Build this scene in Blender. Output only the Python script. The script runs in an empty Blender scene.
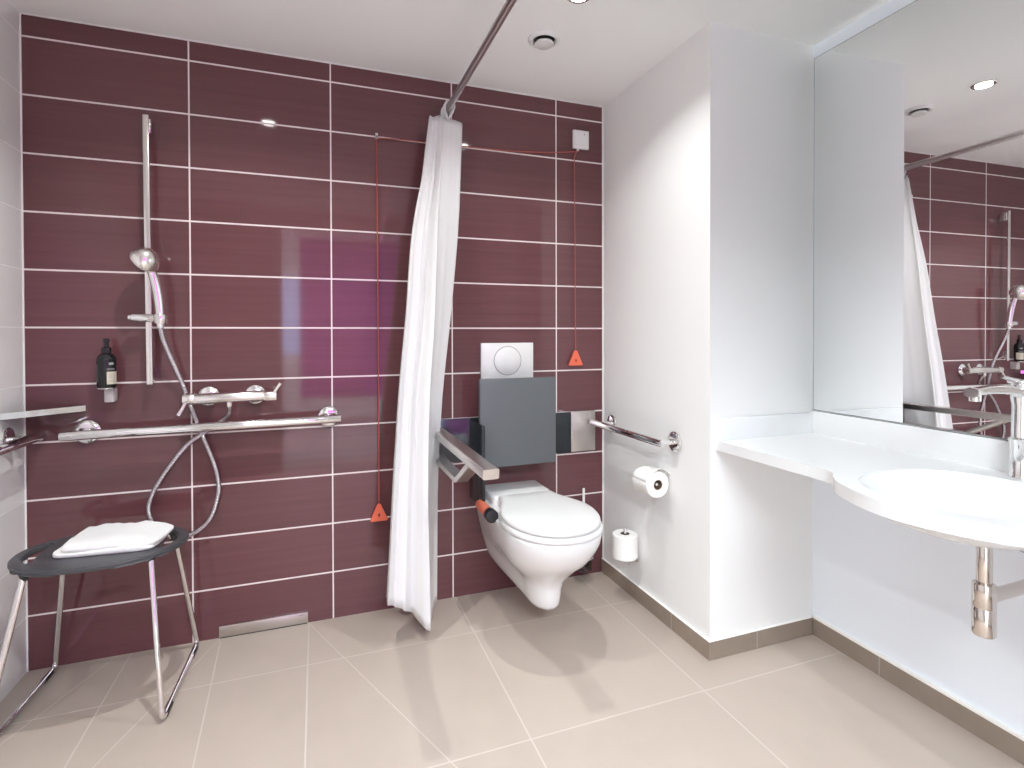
import bpy, bmesh, math, random
from mathutils import Vector, Matrix, noise
random.seed(7)
S = bpy.context.scene
COL = S.collection
PI = math.pi
V = Vector

# ------------------------------------------------------------------ room measures (metres)
W = 2.262       # tiled wall runs from x=0 to x=W, on y=0
DY = -0.759     # front face of the boxed-in duct
W2 = 2.751      # wall behind the vanity
ZC = 2.2667     # ceiling
YF = -2.78      # front wall with the doorway, behind the viewer
ROW0 = 1.1906   # one of the horizontal joints
COLW = 0.503    # tile width

# ------------------------------------------------------------------ materials
def nt(name):
    m = bpy.data.materials.new(name); m.use_nodes = True
    t = m.node_tree
    b = t.nodes['Principled BSDF']
    return m, t, b

def mat(name, color, rough=0.5, metal=0.0, coat=0.0, bump=0.0, bscale=60.0, var=0.0, vscale=8.0, trans=0.0, emit=None, estr=0.0, sss=0.0, ior=1.5, sheen=0.0):
    m, t, b = nt(name)
    c = (*color, 1.0)
    b.inputs['Base Color'].default_value = c
    b.inputs['Roughness'].default_value = rough
    b.inputs['Metallic'].default_value = metal
    b.inputs['IOR'].default_value = ior
    b.inputs['Coat Weight'].default_value = coat
    b.inputs['Coat Roughness'].default_value = 0.05
    b.inputs['Transmission Weight'].default_value = trans
    b.inputs['Sheen Weight'].default_value = sheen
    if emit:
        b.inputs['Emission Color'].default_value = (*emit, 1.0)
        b.inputs['Emission Strength'].default_value = estr
    tc = t.nodes.new('ShaderNodeTexCoord')
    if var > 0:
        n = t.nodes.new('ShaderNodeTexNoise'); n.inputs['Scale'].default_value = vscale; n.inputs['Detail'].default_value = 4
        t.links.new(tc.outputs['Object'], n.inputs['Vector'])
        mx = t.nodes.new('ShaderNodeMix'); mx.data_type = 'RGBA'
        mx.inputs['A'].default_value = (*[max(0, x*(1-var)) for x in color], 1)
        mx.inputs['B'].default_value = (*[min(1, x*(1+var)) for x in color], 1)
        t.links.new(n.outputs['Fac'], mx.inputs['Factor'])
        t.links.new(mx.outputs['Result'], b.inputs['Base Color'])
    if bump > 0:
        n2 = t.nodes.new('ShaderNodeTexNoise'); n2.inputs['Scale'].default_value = bscale; n2.inputs['Detail'].default_value = 3
        t.links.new(tc.outputs['Object'], n2.inputs['Vector'])
        bp = t.nodes.new('ShaderNodeBump'); bp.inputs['Strength'].default_value = bump; bp.inputs['Distance'].default_value = 0.002
        t.links.new(n2.outputs['Fac'], bp.inputs['Height'])
        t.links.new(bp.outputs['Normal'], b.inputs['Normal'])
    return m

def mth(t, op, a, b=None, clamp=False):
    n = t.nodes.new('ShaderNodeMath'); n.operation = op; n.use_clamp = clamp
    for i, v in enumerate((a, b)):
        if v is None: continue
        if isinstance(v, (int, float)): n.inputs[i].default_value = v
        else: t.links.new(v, n.inputs[i])
    return n.outputs[0]

def line_at(t, coord, step, off, width):
    """1 on a joint of the given width repeating every step, else 0"""
    q = mth(t, 'FRACT', mth(t, 'DIVIDE', mth(t, 'SUBTRACT', coord, off - step*100.5), step))
    d = mth(t, 'ABSOLUTE', mth(t, 'SUBTRACT', q, 0.5))
    return mth(t, 'LESS_THAN', d, width/(2*step))

def seg_at(t, X, Y, p0, p1, width):
    """1 on a straight cut between two floor points"""
    dx, dy = p1[0]-p0[0], p1[1]-p0[1]; L = math.hypot(dx, dy); dx /= L; dy /= L
    rx = mth(t, 'SUBTRACT', X, p0[0]); ry = mth(t, 'SUBTRACT', Y, p0[1])
    along = mth(t, 'ADD', mth(t, 'MULTIPLY', rx, dx), mth(t, 'MULTIPLY', ry, dy))
    perp = mth(t, 'ABSOLUTE', mth(t, 'SUBTRACT', mth(t, 'MULTIPLY', rx, dy), mth(t, 'MULTIPLY', ry, dx)))
    a = mth(t, 'LESS_THAN', perp, width/2)
    b = mth(t, 'MULTIPLY', mth(t, 'GREATER_THAN', along, 0.0), mth(t, 'LESS_THAN', along, L))
    return mth(t, 'MULTIPLY', a, b)

def tile_mat(name, ua, color, grout, step_u, off_u, step_v, off_v, width, rough, streak, va='Z', segs=(), tilevar=0.06, spec=0.5, wv=None):
    m, t, b = nt(name)
    tc = t.nodes.new('ShaderNodeTexCoord')
    sp = t.nodes.new('ShaderNodeSeparateXYZ'); t.links.new(tc.outputs['Object'], sp.inputs[0])
    U, Vv = sp.outputs[ua], sp.outputs[va]
    mask = mth(t, 'MAXIMUM', line_at(t, U, step_u, off_u, width), line_at(t, Vv, step_v, off_v, wv or width))
    for s in segs:
        mask = mth(t, 'MAXIMUM', mask, seg_at(t, U, Vv, s[0], s[1], width*0.8))
    # streaky glaze
    mp = t.nodes.new('ShaderNodeMapping')
    mp.inputs['Scale'].default_value = streak
    t.links.new(tc.outputs['Object'], mp.inputs['Vector'])
    n = t.nodes.new('ShaderNodeTexNoise'); n.inputs['Scale'].default_value = 1.0; n.inputs['Detail'].default_value = 5; n.inputs['Roughness'].default_value = 0.6
    t.links.new(mp.outputs[0], n.inputs['Vector'])
    # one shade per tile
    wn = t.nodes.new('ShaderNodeTexWhiteNoise'); wn.noise_dimensions = '2D'
    cv = t.nodes.new('ShaderNodeCombineXYZ')
    t.links.new(mth(t, 'FLOOR', mth(t, 'DIVIDE', mth(t, 'SUBTRACT', U, off_u), step_u)), cv.inputs[0])
    t.links.new(mth(t, 'FLOOR', mth(t, 'DIVIDE', mth(t, 'SUBTRACT', Vv, off_v), step_v)), cv.inputs[1])
    t.links.new(cv.outputs[0], wn.inputs['Vector'])
    f = mth(t, 'ADD', mth(t, 'MULTIPLY', n.outputs['Fac'], 0.8), mth(t, 'MULTIPLY', wn.outputs['Value'], 0.2))
    mx = t.nodes.new('ShaderNodeMix'); mx.data_type = 'RGBA'
    mx.inputs['A'].default_value = (*[x*(1-tilevar*3) for x in color], 1)
    mx.inputs['B'].default_value = (*[min(1, x*(1+tilevar*3)) for x in color], 1)
    t.links.new(f, mx.inputs['Factor'])
    m2 = t.nodes.new('ShaderNodeMix'); m2.data_type = 'RGBA'
    t.links.new(mask, m2.inputs['Factor']); t.links.new(mx.outputs['Result'], m2.inputs['A'])
    m2.inputs['B'].default_value = (*grout, 1)
    t.links.new(m2.outputs['Result'], b.inputs['Base Color'])
    t.links.new(mth(t, 'ADD', mth(t, 'MULTIPLY', mask, 0.75-rough), rough), b.inputs['Roughness'])
    b.inputs['Specular IOR Level'].default_value = spec
    bp = t.nodes.new('ShaderNodeBump'); bp.inputs['Strength'].default_value = 0.25; bp.inputs['Distance'].default_value = 0.001; bp.invert = True
    t.links.new(mask, bp.inputs['Height']); t.links.new(bp.outputs['Normal'], b.inputs['Normal'])
    return m

M = {}
M['wine'] = tile_mat('wine_glazed_tile', 'X', (0.136, 0.054, 0.060), (0.80, 0.72, 0.70), COLW, 0.0, 0.2, ROW0, 0.0055, 0.055, (1.3, 1, 48), tilevar=0.10, wv=0.0062)
M['pale_tile'] = tile_mat('pale_glazed_tile', 'Y', (0.90, 0.90, 0.89), (0.93, 0.925, 0.92), 1.006, -0.9, 0.2, ROW0, 0.004, 0.16, (1, 1.5, 30), tilevar=0.01)
M['floor'] = tile_mat('beige_stone_tile', 'X', (0.465, 0.388, 0.333), (0.57, 0.50, 0.445), 0.608, 0.304, 0.593, -0.299, 0.005, 0.42, (7, 5, 5), va='Y', tilevar=0.03,
    segs=[((0.909, 0.0), (1.30, -0.93)), ((0.597, 0.0), (0.36, -0.62)), ((0.597, 0.0), (0.63, -0.70)), ((0.05, -0.50), (0.26, 0.0))], spec=0.3)
M['skirt'] = None
def skirt_mat():
    m, t, b = nt('taupe_skirting_tile')
    tc = t.nodes.new('ShaderNodeTexCoord'); sp = t.nodes.new('ShaderNodeSeparateXYZ'); t.links.new(tc.outputs['Object'], sp.inputs[0])
    top = mth(t, 'GREATER_THAN', sp.outputs['Z'], 0.0655)
    jx = line_at(t, mth(t, 'ADD', sp.outputs['X'], sp.outputs['Y']), 0.6, 1.70, 0.004)
    n = t.nodes.new('ShaderNodeTexNoise'); n.inputs['Scale'].default_value = 14; n.inputs['Detail'].default_value = 5
    t.links.new(tc.outputs['Object'], n.inputs['Vector'])
    mx = t.nodes.new('ShaderNodeMix'); mx.data_type = 'RGBA'
    mx.inputs['A'].default_value = (0.235, 0.185, 0.148, 1); mx.inputs['B'].default_value = (0.32, 0.255, 0.205, 1)
    t.links.new(n.outputs['Fac'], mx.inputs['Factor'])
    mj = t.nodes.new('ShaderNodeMix'); mj.data_type = 'RGBA'; mj.inputs['B'].default_value = (0.42, 0.36, 0.31, 1)
    t.links.new(jx, mj.inputs['Factor']); t.links.new(mx.outputs['Result'], mj.inputs['A'])
    mt = t.nodes.new('ShaderNodeMix'); mt.data_type = 'RGBA'; mt.inputs['B'].default_value = (0.88, 0.86, 0.83, 1)
    t.links.new(top, mt.inputs['Factor']); t.links.new(mj.outputs['Result'], mt.inputs['A'])
    t.links.new(mt.outputs['Result'], b.inputs['Base Color']); b.inputs['Roughness'].default_value = 0.4
    return m
M['skirt'] = skirt_mat()
M['paint'] = mat('white_wall_paint', (0.855, 0.85, 0.84), 0.6, bump=0.05, bscale=220)
M['paint_cool_lit'] = mat('cool_lit_white_wall_paint', (0.845, 0.89, 0.955), 0.5, bump=0.05, bscale=220)  # white wall paint, bluish cast of the light put into its colour
M['ceiling'] = mat('ceiling_paint', (0.94, 0.945, 0.935), 0.8)
M['ceramic'] = mat('white_ceramic', (0.79, 0.785, 0.78), 0.12, coat=0.3)
M['counter'] = mat('white_solid_surface', (0.79, 0.79, 0.795), 0.16)
M['plastic'] = mat('white_plastic', (0.77, 0.765, 0.755), 0.28)
M['chrome'] = mat('polished_chrome', (0.86, 0.85, 0.85), 0.07, metal=1.0)
M['satin'] = mat('satin_chrome', (0.80, 0.77, 0.75), 0.2, metal=1.0)
M['steel'] = mat('brushed_steel', (0.64, 0.60, 0.57), 0.3, metal=1.0, bump=0.04, bscale=300)
M['nickel'] = mat('warm_nickel', (0.70, 0.64, 0.60), 0.12, metal=1.0)
M['rail_grey'] = mat('grey_aluminium', (0.64, 0.61, 0.60), 0.3, metal=1.0)
M['slate'] = mat('slate_grey_plastic', (0.105, 0.115, 0.122), 0.42, bump=0.05, bscale=400)
M['dark_gloss'] = mat('dark_gloss_panel', (0.022, 0.028, 0.032), 0.12)
M['seat_grey'] = mat('charcoal_seat_plastic', (0.06, 0.06, 0.066), 0.38, bump=0.04, bscale=300)
M['black'] = mat('black_rubber', (0.016, 0.016, 0.018), 0.35)
M['bottle'] = mat('black_bottle_plastic', (0.008, 0.009, 0.010), 0.14)
M['label'] = mat('cream_label_paper', (0.62, 0.58, 0.46), 0.5, var=0.12, vscale=120)
M['print'] = mat('grey_print', (0.30, 0.30, 0.29), 0.5)
M['clear'] = mat('milky_clear_plastic', (0.80, 0.76, 0.74), 0.1, trans=0.35)
M['frost'] = mat('smoked_glass', (0.62, 0.56, 0.54), 0.12, trans=1.0)
M['cord'] = mat('red_cord', (0.42, 0.085, 0.06), 0.6)
M['orange'] = mat('orange_red_plastic', (0.80, 0.16, 0.085), 0.35)
M['orange_grip'] = mat('orange_grip_rubber', (0.82, 0.20, 0.115), 0.5)
M['towel'] = mat('white_towelling', (0.86, 0.85, 0.84), 0.95, bump=0.35, bscale=500, sheen=0.3)
M['curtain'] = mat('white_curtain_fabric', (0.73, 0.725, 0.72), 0.75, bump=0.05, bscale=500)
M['paper'] = mat('toilet_paper', (0.86, 0.845, 0.82), 0.95, bump=0.25, bscale=260)
M['card'] = mat('brown_cardboard', (0.20, 0.13, 0.08), 0.9)
M['mirror'] = mat('mirror_glass', (0.93, 0.94, 0.94), 0.0, metal=1.0)
M['mirror_edge'] = mat('mirror_edge_grey', (0.33, 0.34, 0.34), 0.3)
M['hose'] = mat('metal_hose', (0.55, 0.52, 0.54), 0.25, metal=1.0)
M['lamp'] = mat('lamp_diffuser', (1, 1, 1), 0.5, emit=(1.0, 0.97, 0.93), estr=40.0)
M['door_white'] = mat('door_frame_paint', (0.78, 0.77, 0.75), 0.4)
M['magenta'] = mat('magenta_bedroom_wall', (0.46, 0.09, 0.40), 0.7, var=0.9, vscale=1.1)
M['mauve'] = mat('mauve_bedroom_wall', (0.16, 0.10, 0.13), 0.8)
M['carpet'] = mat('grey_carpet', (0.42, 0.41, 0.40), 0.95)
M['window'] = mat('daylit_window', (0.5, 0.6, 0.9), 0.3, emit=(0.45, 0.6, 1.0), estr=5.0)

# corrugation of the shower hose
def hose_rings(m):
    t = m.node_tree; b = t.nodes['Principled BSDF']
    w = t.nodes.new('ShaderNodeTexWave'); w.bands_direction = 'Z'; w.inputs['Scale'].default_value = 60
    tc = t.nodes.new('ShaderNodeTexCoord'); t.links.new(tc.outputs['Object'], w.inputs['Vector'])
    bp = t.nodes.new('ShaderNodeBump'); bp.inputs['Strength'].default_value = 0.5; bp.inputs['Distance'].default_value = 0.002
    t.links.new(w.outputs['Fac'], bp.inputs['Height']); t.links.new(bp.outputs['Normal'], b.inputs['Normal'])
hose_rings(M['hose'])

# ------------------------------------------------------------------ mesh helpers
def new(): return bmesh.new()

def box(bm, x0, x1, y0, y1, z0, z1, bev=0.0, seg=2):
    r = bmesh.ops.create_cube(bm, size=1.0)
    vs = r['verts']
    for v in vs:
        v.co = V(((x0+x1)/2 + v.co.x*(x1-x0), (y0+y1)/2 + v.co.y*(y1-y0), (z0+z1)/2 + v.co.z*(z1-z0)))
    if bev > 0:
        es = list({e for v in vs for e in v.link_edges})
        bmesh.ops.bevel(bm, geom=es, offset=bev, segments=seg, profile=0.5, affect='EDGES')
    return bm

def loft(bm, secs, cap0=True, cap1=True, closed=True):
    rings = [[bm.verts.new(p) for p in s] for s in secs]
    for a, b in zip(rings, rings[1:]):
        n = len(a)
        for i in range(n if closed else n-1):
            j = (i+1) % n
            try: bm.faces.new((a[i], a[j], b[j], b[i]))
            except ValueError: pass
    if cap0: bm.faces.new(list(reversed(rings[0])))
    if cap1: bm.faces.new(rings[-1])
    return rings

def frame_of(d):
    d = d.normalized()
    up = V((0, 0, 1)) if abs(d.z) < 0.9 else V((1, 0, 0))
    a = d.cross(up).normalized(); b = a.cross(d).normalized()
    return a, b

def tube(bm, pts, r, seg=12, caps=True, flat=1.0):
    pts = [V(p) for p in pts]
    n = len(pts)
    rr = r if isinstance(r, (list, tuple)) else [r]*n
    tans = []
    for i in range(n):
        if i == 0: t = pts[1]-pts[0]
        elif i == n-1: t = pts[-1]-pts[-2]
        else: t = (pts[i+1]-pts[i]).normalized() + (pts[i]-pts[i-1]).normalized()
        tans.append(t.normalized())
    a, b = frame_of(tans[0])
    secs = []
    for i in range(n):
        if i > 0:
            q = tans[i-1].rotation_difference(tans[i])
            a = q @ a; b = q @ b
        secs.append([pts[i] + (a*math.cos(2*PI*k/seg) + b*math.sin(2*PI*k/seg)*flat)*rr[i] for k in range(seg)])
    loft(bm, secs, caps, caps)
    return bm

def cyl(bm, p0, p1, r, seg=24, ch=0.0, r1=None):
    """cylinder between two points with chamfered rims"""
    p0, p1 = V(p0), V(p1); d = p1-p0; L = d.length; u = d/L
    r1 = r if r1 is None else r1
    if ch <= 0: ch = min(r, r1)*0.06
    ch = min(ch, L*0.45)
    pts = [p0, p0+u*ch*0.3, p0+u*ch, p1-u*ch, p1-u*ch*0.3, p1]
    return tube(bm, pts, [r-ch, r-ch*0.3, r, r1, r1-ch*0.3, r1-ch], seg)

def lathe(bm, prof, origin, axis=(0, 0, 1), seg=32):
    """prof: (radius, distance along axis) pairs"""
    o = V(origin); d = V(axis).normalized(); a, b = frame_of(d)
    secs = [[o + d*h + (a*math.cos(2*PI*k/seg) + b*math.sin(2*PI*k/seg))*max(r, 1e-4) for k in range(seg)] for r, h in prof]
    loft(bm, secs, True, True)
    return bm

def prism(bm, outer, holes, z0, z1, bev=0.0):
    """flat plate with holes between two heights"""
    res = []
    loops = [outer] + list(holes)
    rim = {0: [], 1: []}
    for lev, z in enumerate((z0, z1)):
        es = []
        for lp in loops:
            vs = [bm.verts.new((p[0], p[1], z)) for p in lp]
            rim[lev].append(vs)
            for i in range(len(vs)): es.append(bm.edges.new((vs[i], vs[(i+1) % len(vs)])))
        bmesh.ops.triangle_fill(bm, edges=es, use_beauty=True, use_dissolve=False)
    for l0, l1 in zip(rim[0], rim[1]):
        n = len(l0)
        for i in range(n):
            j = (i+1) % n
            bm.faces.new((l0[i], l0[j], l1[j], l1[i]))
    return rim

def fillet(pts, r, n=8):
    pts = [V(p) for p in pts]; out = [pts[0]]
    for i in range(1, len(pts)-1):
        p, a, b = pts[i], pts[i-1], pts[i+1]
        da, db = (a-p), (b-p)
        rr = min(r, da.length*0.49, db.length*0.49)
        p0 = p + da.normalized()*rr; p1 = p + db.normalized()*rr
        for k in range(n+1):
            t = k/n
            out.append(p0*(1-t)**2 + p*2*t*(1-t) + p1*t*t)
    out.append(pts[-1])
    return out

def smooth_path(pts, n=8):
    pts = [V(p) for p in pts]; out = []
    P = [pts[0]*2-pts[1]] + pts + [pts[-1]*2-pts[-2]]
    for i in range(1, len(P)-2):
        for k in range(n):
            t = k/n
            a, b, c, d = P[i-1], P[i], P[i+1], P[i+2]
            out.append(0.5*((2*b) + (c-a)*t + (2*a-5*b+4*c-d)*t*t + (-a+3*b-3*c+d)*t**3))
    out.append(pts[-1])
    return out

def interp(tab, x):
    if x <= tab[0][0]: return tab[0][1]
    for (a, fa), (b, fb) in zip(tab, tab[1:]):
        if x <= b: return fa + (fb-fa)*(x-a)/(b-a)
    return tab[-1][1]

def root_loc(o):
    l = V((0, 0, 0))
    while o is not None:
        l += o.location; o = o.parent
    return l

def obj(name, bm, m, parent=None, smooth=True, angle=40, loc=None):
    bmesh.ops.recalc_face_normals(bm, faces=bm.faces[:])
    me = bpy.data.meshes.new(name)
    base = root_loc(parent) if parent else (V(loc) if loc else V((0, 0, 0)))
    bmesh.ops.translate(bm, verts=bm.verts[:], vec=-base)
    bm.to_mesh(me); bm.free()
    if smooth:
        me.shade_smooth(); me.set_sharp_from_angle(angle=math.radians(angle))
    me.materials.append(M[m] if isinstance(m, str) else m)
    o = bpy.data.objects.new(name, me); COL.objects.link(o)
    if parent: o.parent = parent
    elif loc: o.location = loc
    return o

def tag(o, label, cat, group=None):
    o['label'] = label; o['category'] = cat
    if group: o['group'] = group
    return o

def thing(name, label, cat, loc, group=None):
    o = bpy.data.objects.new(name, None); COL.objects.link(o)
    o.empty_display_size = 0.05; o.location = loc
    return tag(o, label, cat, group)

def struct(name, bm, m, smooth=False):
    o = obj(name, bm, m, smooth=smooth); o['kind'] = 'structure'; return o

def dup(root, loc, label, cat, group):
    r = root.copy(); COL.objects.link(r); r.location = loc; tag(r, label, cat, group)
    for ch in list(root.children):
        c = ch.copy(); COL.objects.link(c); c.parent = r
        for g in list(ch.children):
            d = g.copy(); COL.objects.link(d); d.parent = c
    return r

# ------------------------------------------------------------------ the room
T = 0.12
struct('floor', box(new(), -T, W2+T, YF-T, T, -0.10, 0.0), 'floor')
struct('ceiling', box(new(), -T, W2+T, YF-T, T, ZC, ZC+0.10), 'ceiling')
struct('wall_back', box(new(), 0.0, W, 0.0, T, 0.0, ZC), 'wine')
struct('wall_left', box(new(), -T, 0.0, YF, T, 0.0, ZC), 'pale_tile')
bm = new(); prism(bm, [(W, T), (W, DY), (W2, DY), (W2, T)], [], 0.0, ZC)
wd = struct('wall_duct', bm, 'paint')
ANG = math.radians(1.19)   # vanity wall turned off square so the mirror reflections line up with the image
def xw(y): return W2 + (y-DY)*math.tan(ANG)
def turn(bm):
    bmesh.ops.rotate(bm, verts=bm.verts[:], cent=(W2, DY, 0), matrix=Matrix.Rotation(-ANG, 3, 'Z')); return bm
struct('wall_right', turn(box(new(), W2, W2+T, YF-0.02, DY+0.02, 0.0, ZC)), 'paint_cool_lit')
DX0, DX1, DZ = 0.66, 1.86, 2.12
bm = new()
box(bm, -T, DX0, YF-T, YF, 0, ZC); box(bm, DX1, W2+T, YF-T, YF, 0, ZC); box(bm, DX0, DX1, YF-T, YF, DZ, ZC)
struct('wall_front', bm, 'paint')
bm = new()
box(bm, DX0-0.06, DX0, YF-T-0.01, YF+0.012, 0, DZ+0.06, 0.004); box(bm, DX1, DX1+0.06, YF-T-0.01, YF+0.012, 0, DZ+0.06, 0.004)
box(bm, DX0, DX1, YF-T-0.01, YF+0.012, DZ, DZ+0.06, 0.004)
struct('trim_1', bm, 'door_white')
# skirting tiles on the plastered walls
sk = 0.068
struct('baseboard_side', box(new(), W-0.010, W, DY-0.010, 0.0, 0.0, sk, 0.0015), 'skirt')
struct('baseboard_duct', box(new(), W, W2-0.010, DY-0.010, DY, 0.0, sk, 0.0015), 'skirt')
struct('baseboard_right', turn(box(new(), W2-0.010, W2, YF, DY-0.010, 0.0, 0.075, 0.0015)), 'skirt')
# white joints where the tiled wall meets its neighbours
struct('trim_2', box(new(), 0.0, 0.0035, -0.003, 0.0, 0.0, ZC), 'paint')
struct('trim_3', box(new(), W-0.005, W, -0.003, 0.0, sk, ZC), 'paint')
struct('trim_4', box(new(), 0.0, W, -0.003, 0.0, ZC-0.003, ZC), 'paint')
# bedroom beyond the doorway (behind the viewer; the glazed tiles mirror it)
BX0, BX1, BY = -0.6, 3.2, -5.6
struct('floor_bedroom', box(new(), BX0, BX1, BY, YF-T, -0.10, 0.0), 'carpet')
struct('ceiling_bedroom', box(new(), BX0, BX1, BY, YF-T, 2.5, 2.6), 'ceiling')
struct('wall_bedroom_far', box(new(), BX0, BX1, BY-0.1, BY, 0, 2.5), 'paint')
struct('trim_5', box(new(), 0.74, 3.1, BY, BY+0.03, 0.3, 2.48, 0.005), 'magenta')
struct('wall_bedroom_left', box(new(), BX0-0.1, BX0, BY, YF-T, 0, 2.5), 'paint')
struct('wall_bedroom_right', box(new(), BX1, BX1+0.1, BY, YF-T, 0, 2.5), 'paint')
struct('wall_bedroom_near', box(new(), BX0, -T, YF-T, YF, 0, 2.5), 'paint')
struct('window_1', box(new(), 0.52, 0.72, BY, BY+0.02, 0.9, 1.95), 'window')

# ------------------------------------------------------------------ ceiling fittings
LAMPS = [(1.755, -0.740), (0.720, -0.746), (1.70, -1.80)]
LLAB = ['round recessed downlight lit on the ceiling beside the white vent', 'round recessed downlight over the shower in front of the tiled wall',
        'round recessed downlight in the ceiling in front of the vanity basin']
def make_lamp():
    x, y = LAMPS[0]
    t = thing('ceiling_downlight', LLAB[0], 'downlight', (x, y, ZC), 'recessed ceiling downlights')
    bm = new(); lathe(bm, [(0.030, -0.001), (0.030, -0.004), (0.043, -0.006), (0.046, -0.003), (0.046, 0.0)], (x, y, ZC), (0, 0, 1), 40)
    obj('trim_ring', bm, 'satin', t)
    bm = new(); lathe(bm, [(0.029, -0.0085), (0.031, -0.007), (0.031, -0.004)], (x, y, ZC), (0, 0, 1), 32)
    obj('diffuser', bm, 'lamp', t)
    return t
lamp0 = make_lamp()
for (x, y), lb in list(zip(LAMPS, LLAB))[1:]:
    dup(lamp0, (x, y, ZC), lb, 'downlight', 'recessed ceiling downlights')

vx, vy = 1.753, -0.458
t = thing('ceiling_vent', 'round white air extraction vent on the ceiling above the toilet', 'vent', (vx, vy, ZC))
bm = new(); lathe(bm, [(0.060, 0.0), (0.060, -0.004), (0.056, -0.009), (0.047, -0.012), (0.043, -0.010), (0.040, -0.001)], (vx, vy, ZC), (0, 0, 1), 40)
obj('flange', bm, 'plastic', t)
bm = new(); cyl(bm, (vx, vy, ZC-0.0015), (vx, vy, ZC-0.0005), 0.040, 32)
obj('throat', bm, 'black', t)
bm = new(); lathe(bm, [(0.012, -0.004), (0.032, -0.014), (0.036, -0.020), (0.034, -0.024), (0.018, -0.028), (0.0, -0.029)], (vx, vy, ZC), (0, 0, 1), 40)
obj('valve_disc', bm, 'plastic', t)

# ------------------------------------------------------------------ shower rod and curtain
RX, RZ = 1.463, 2.092
t = thing('curtain_rod', 'grey metal shower curtain rod running across under the ceiling', 'curtain rod', (RX, 0, RZ))
bm = new(); cyl(bm, (RX, -0.004, RZ), (RX, YF, RZ), 0.0125, 20); obj('rod', bm, 'rail_grey', t)
bm = new(); box(bm, RX-0.004, RX+0.004, YF+0.02, -0.03, RZ-0.0175, RZ-0.011); obj('track', bm, 'rail_grey', t)
bm = new(); lathe(bm, [(0.026, 0.0), (0.026, 0.003), (0.018, 0.006)], (RX, 0, RZ), (0, -1, 0), 24); obj('wall_flange', bm, 'satin', t)

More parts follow.
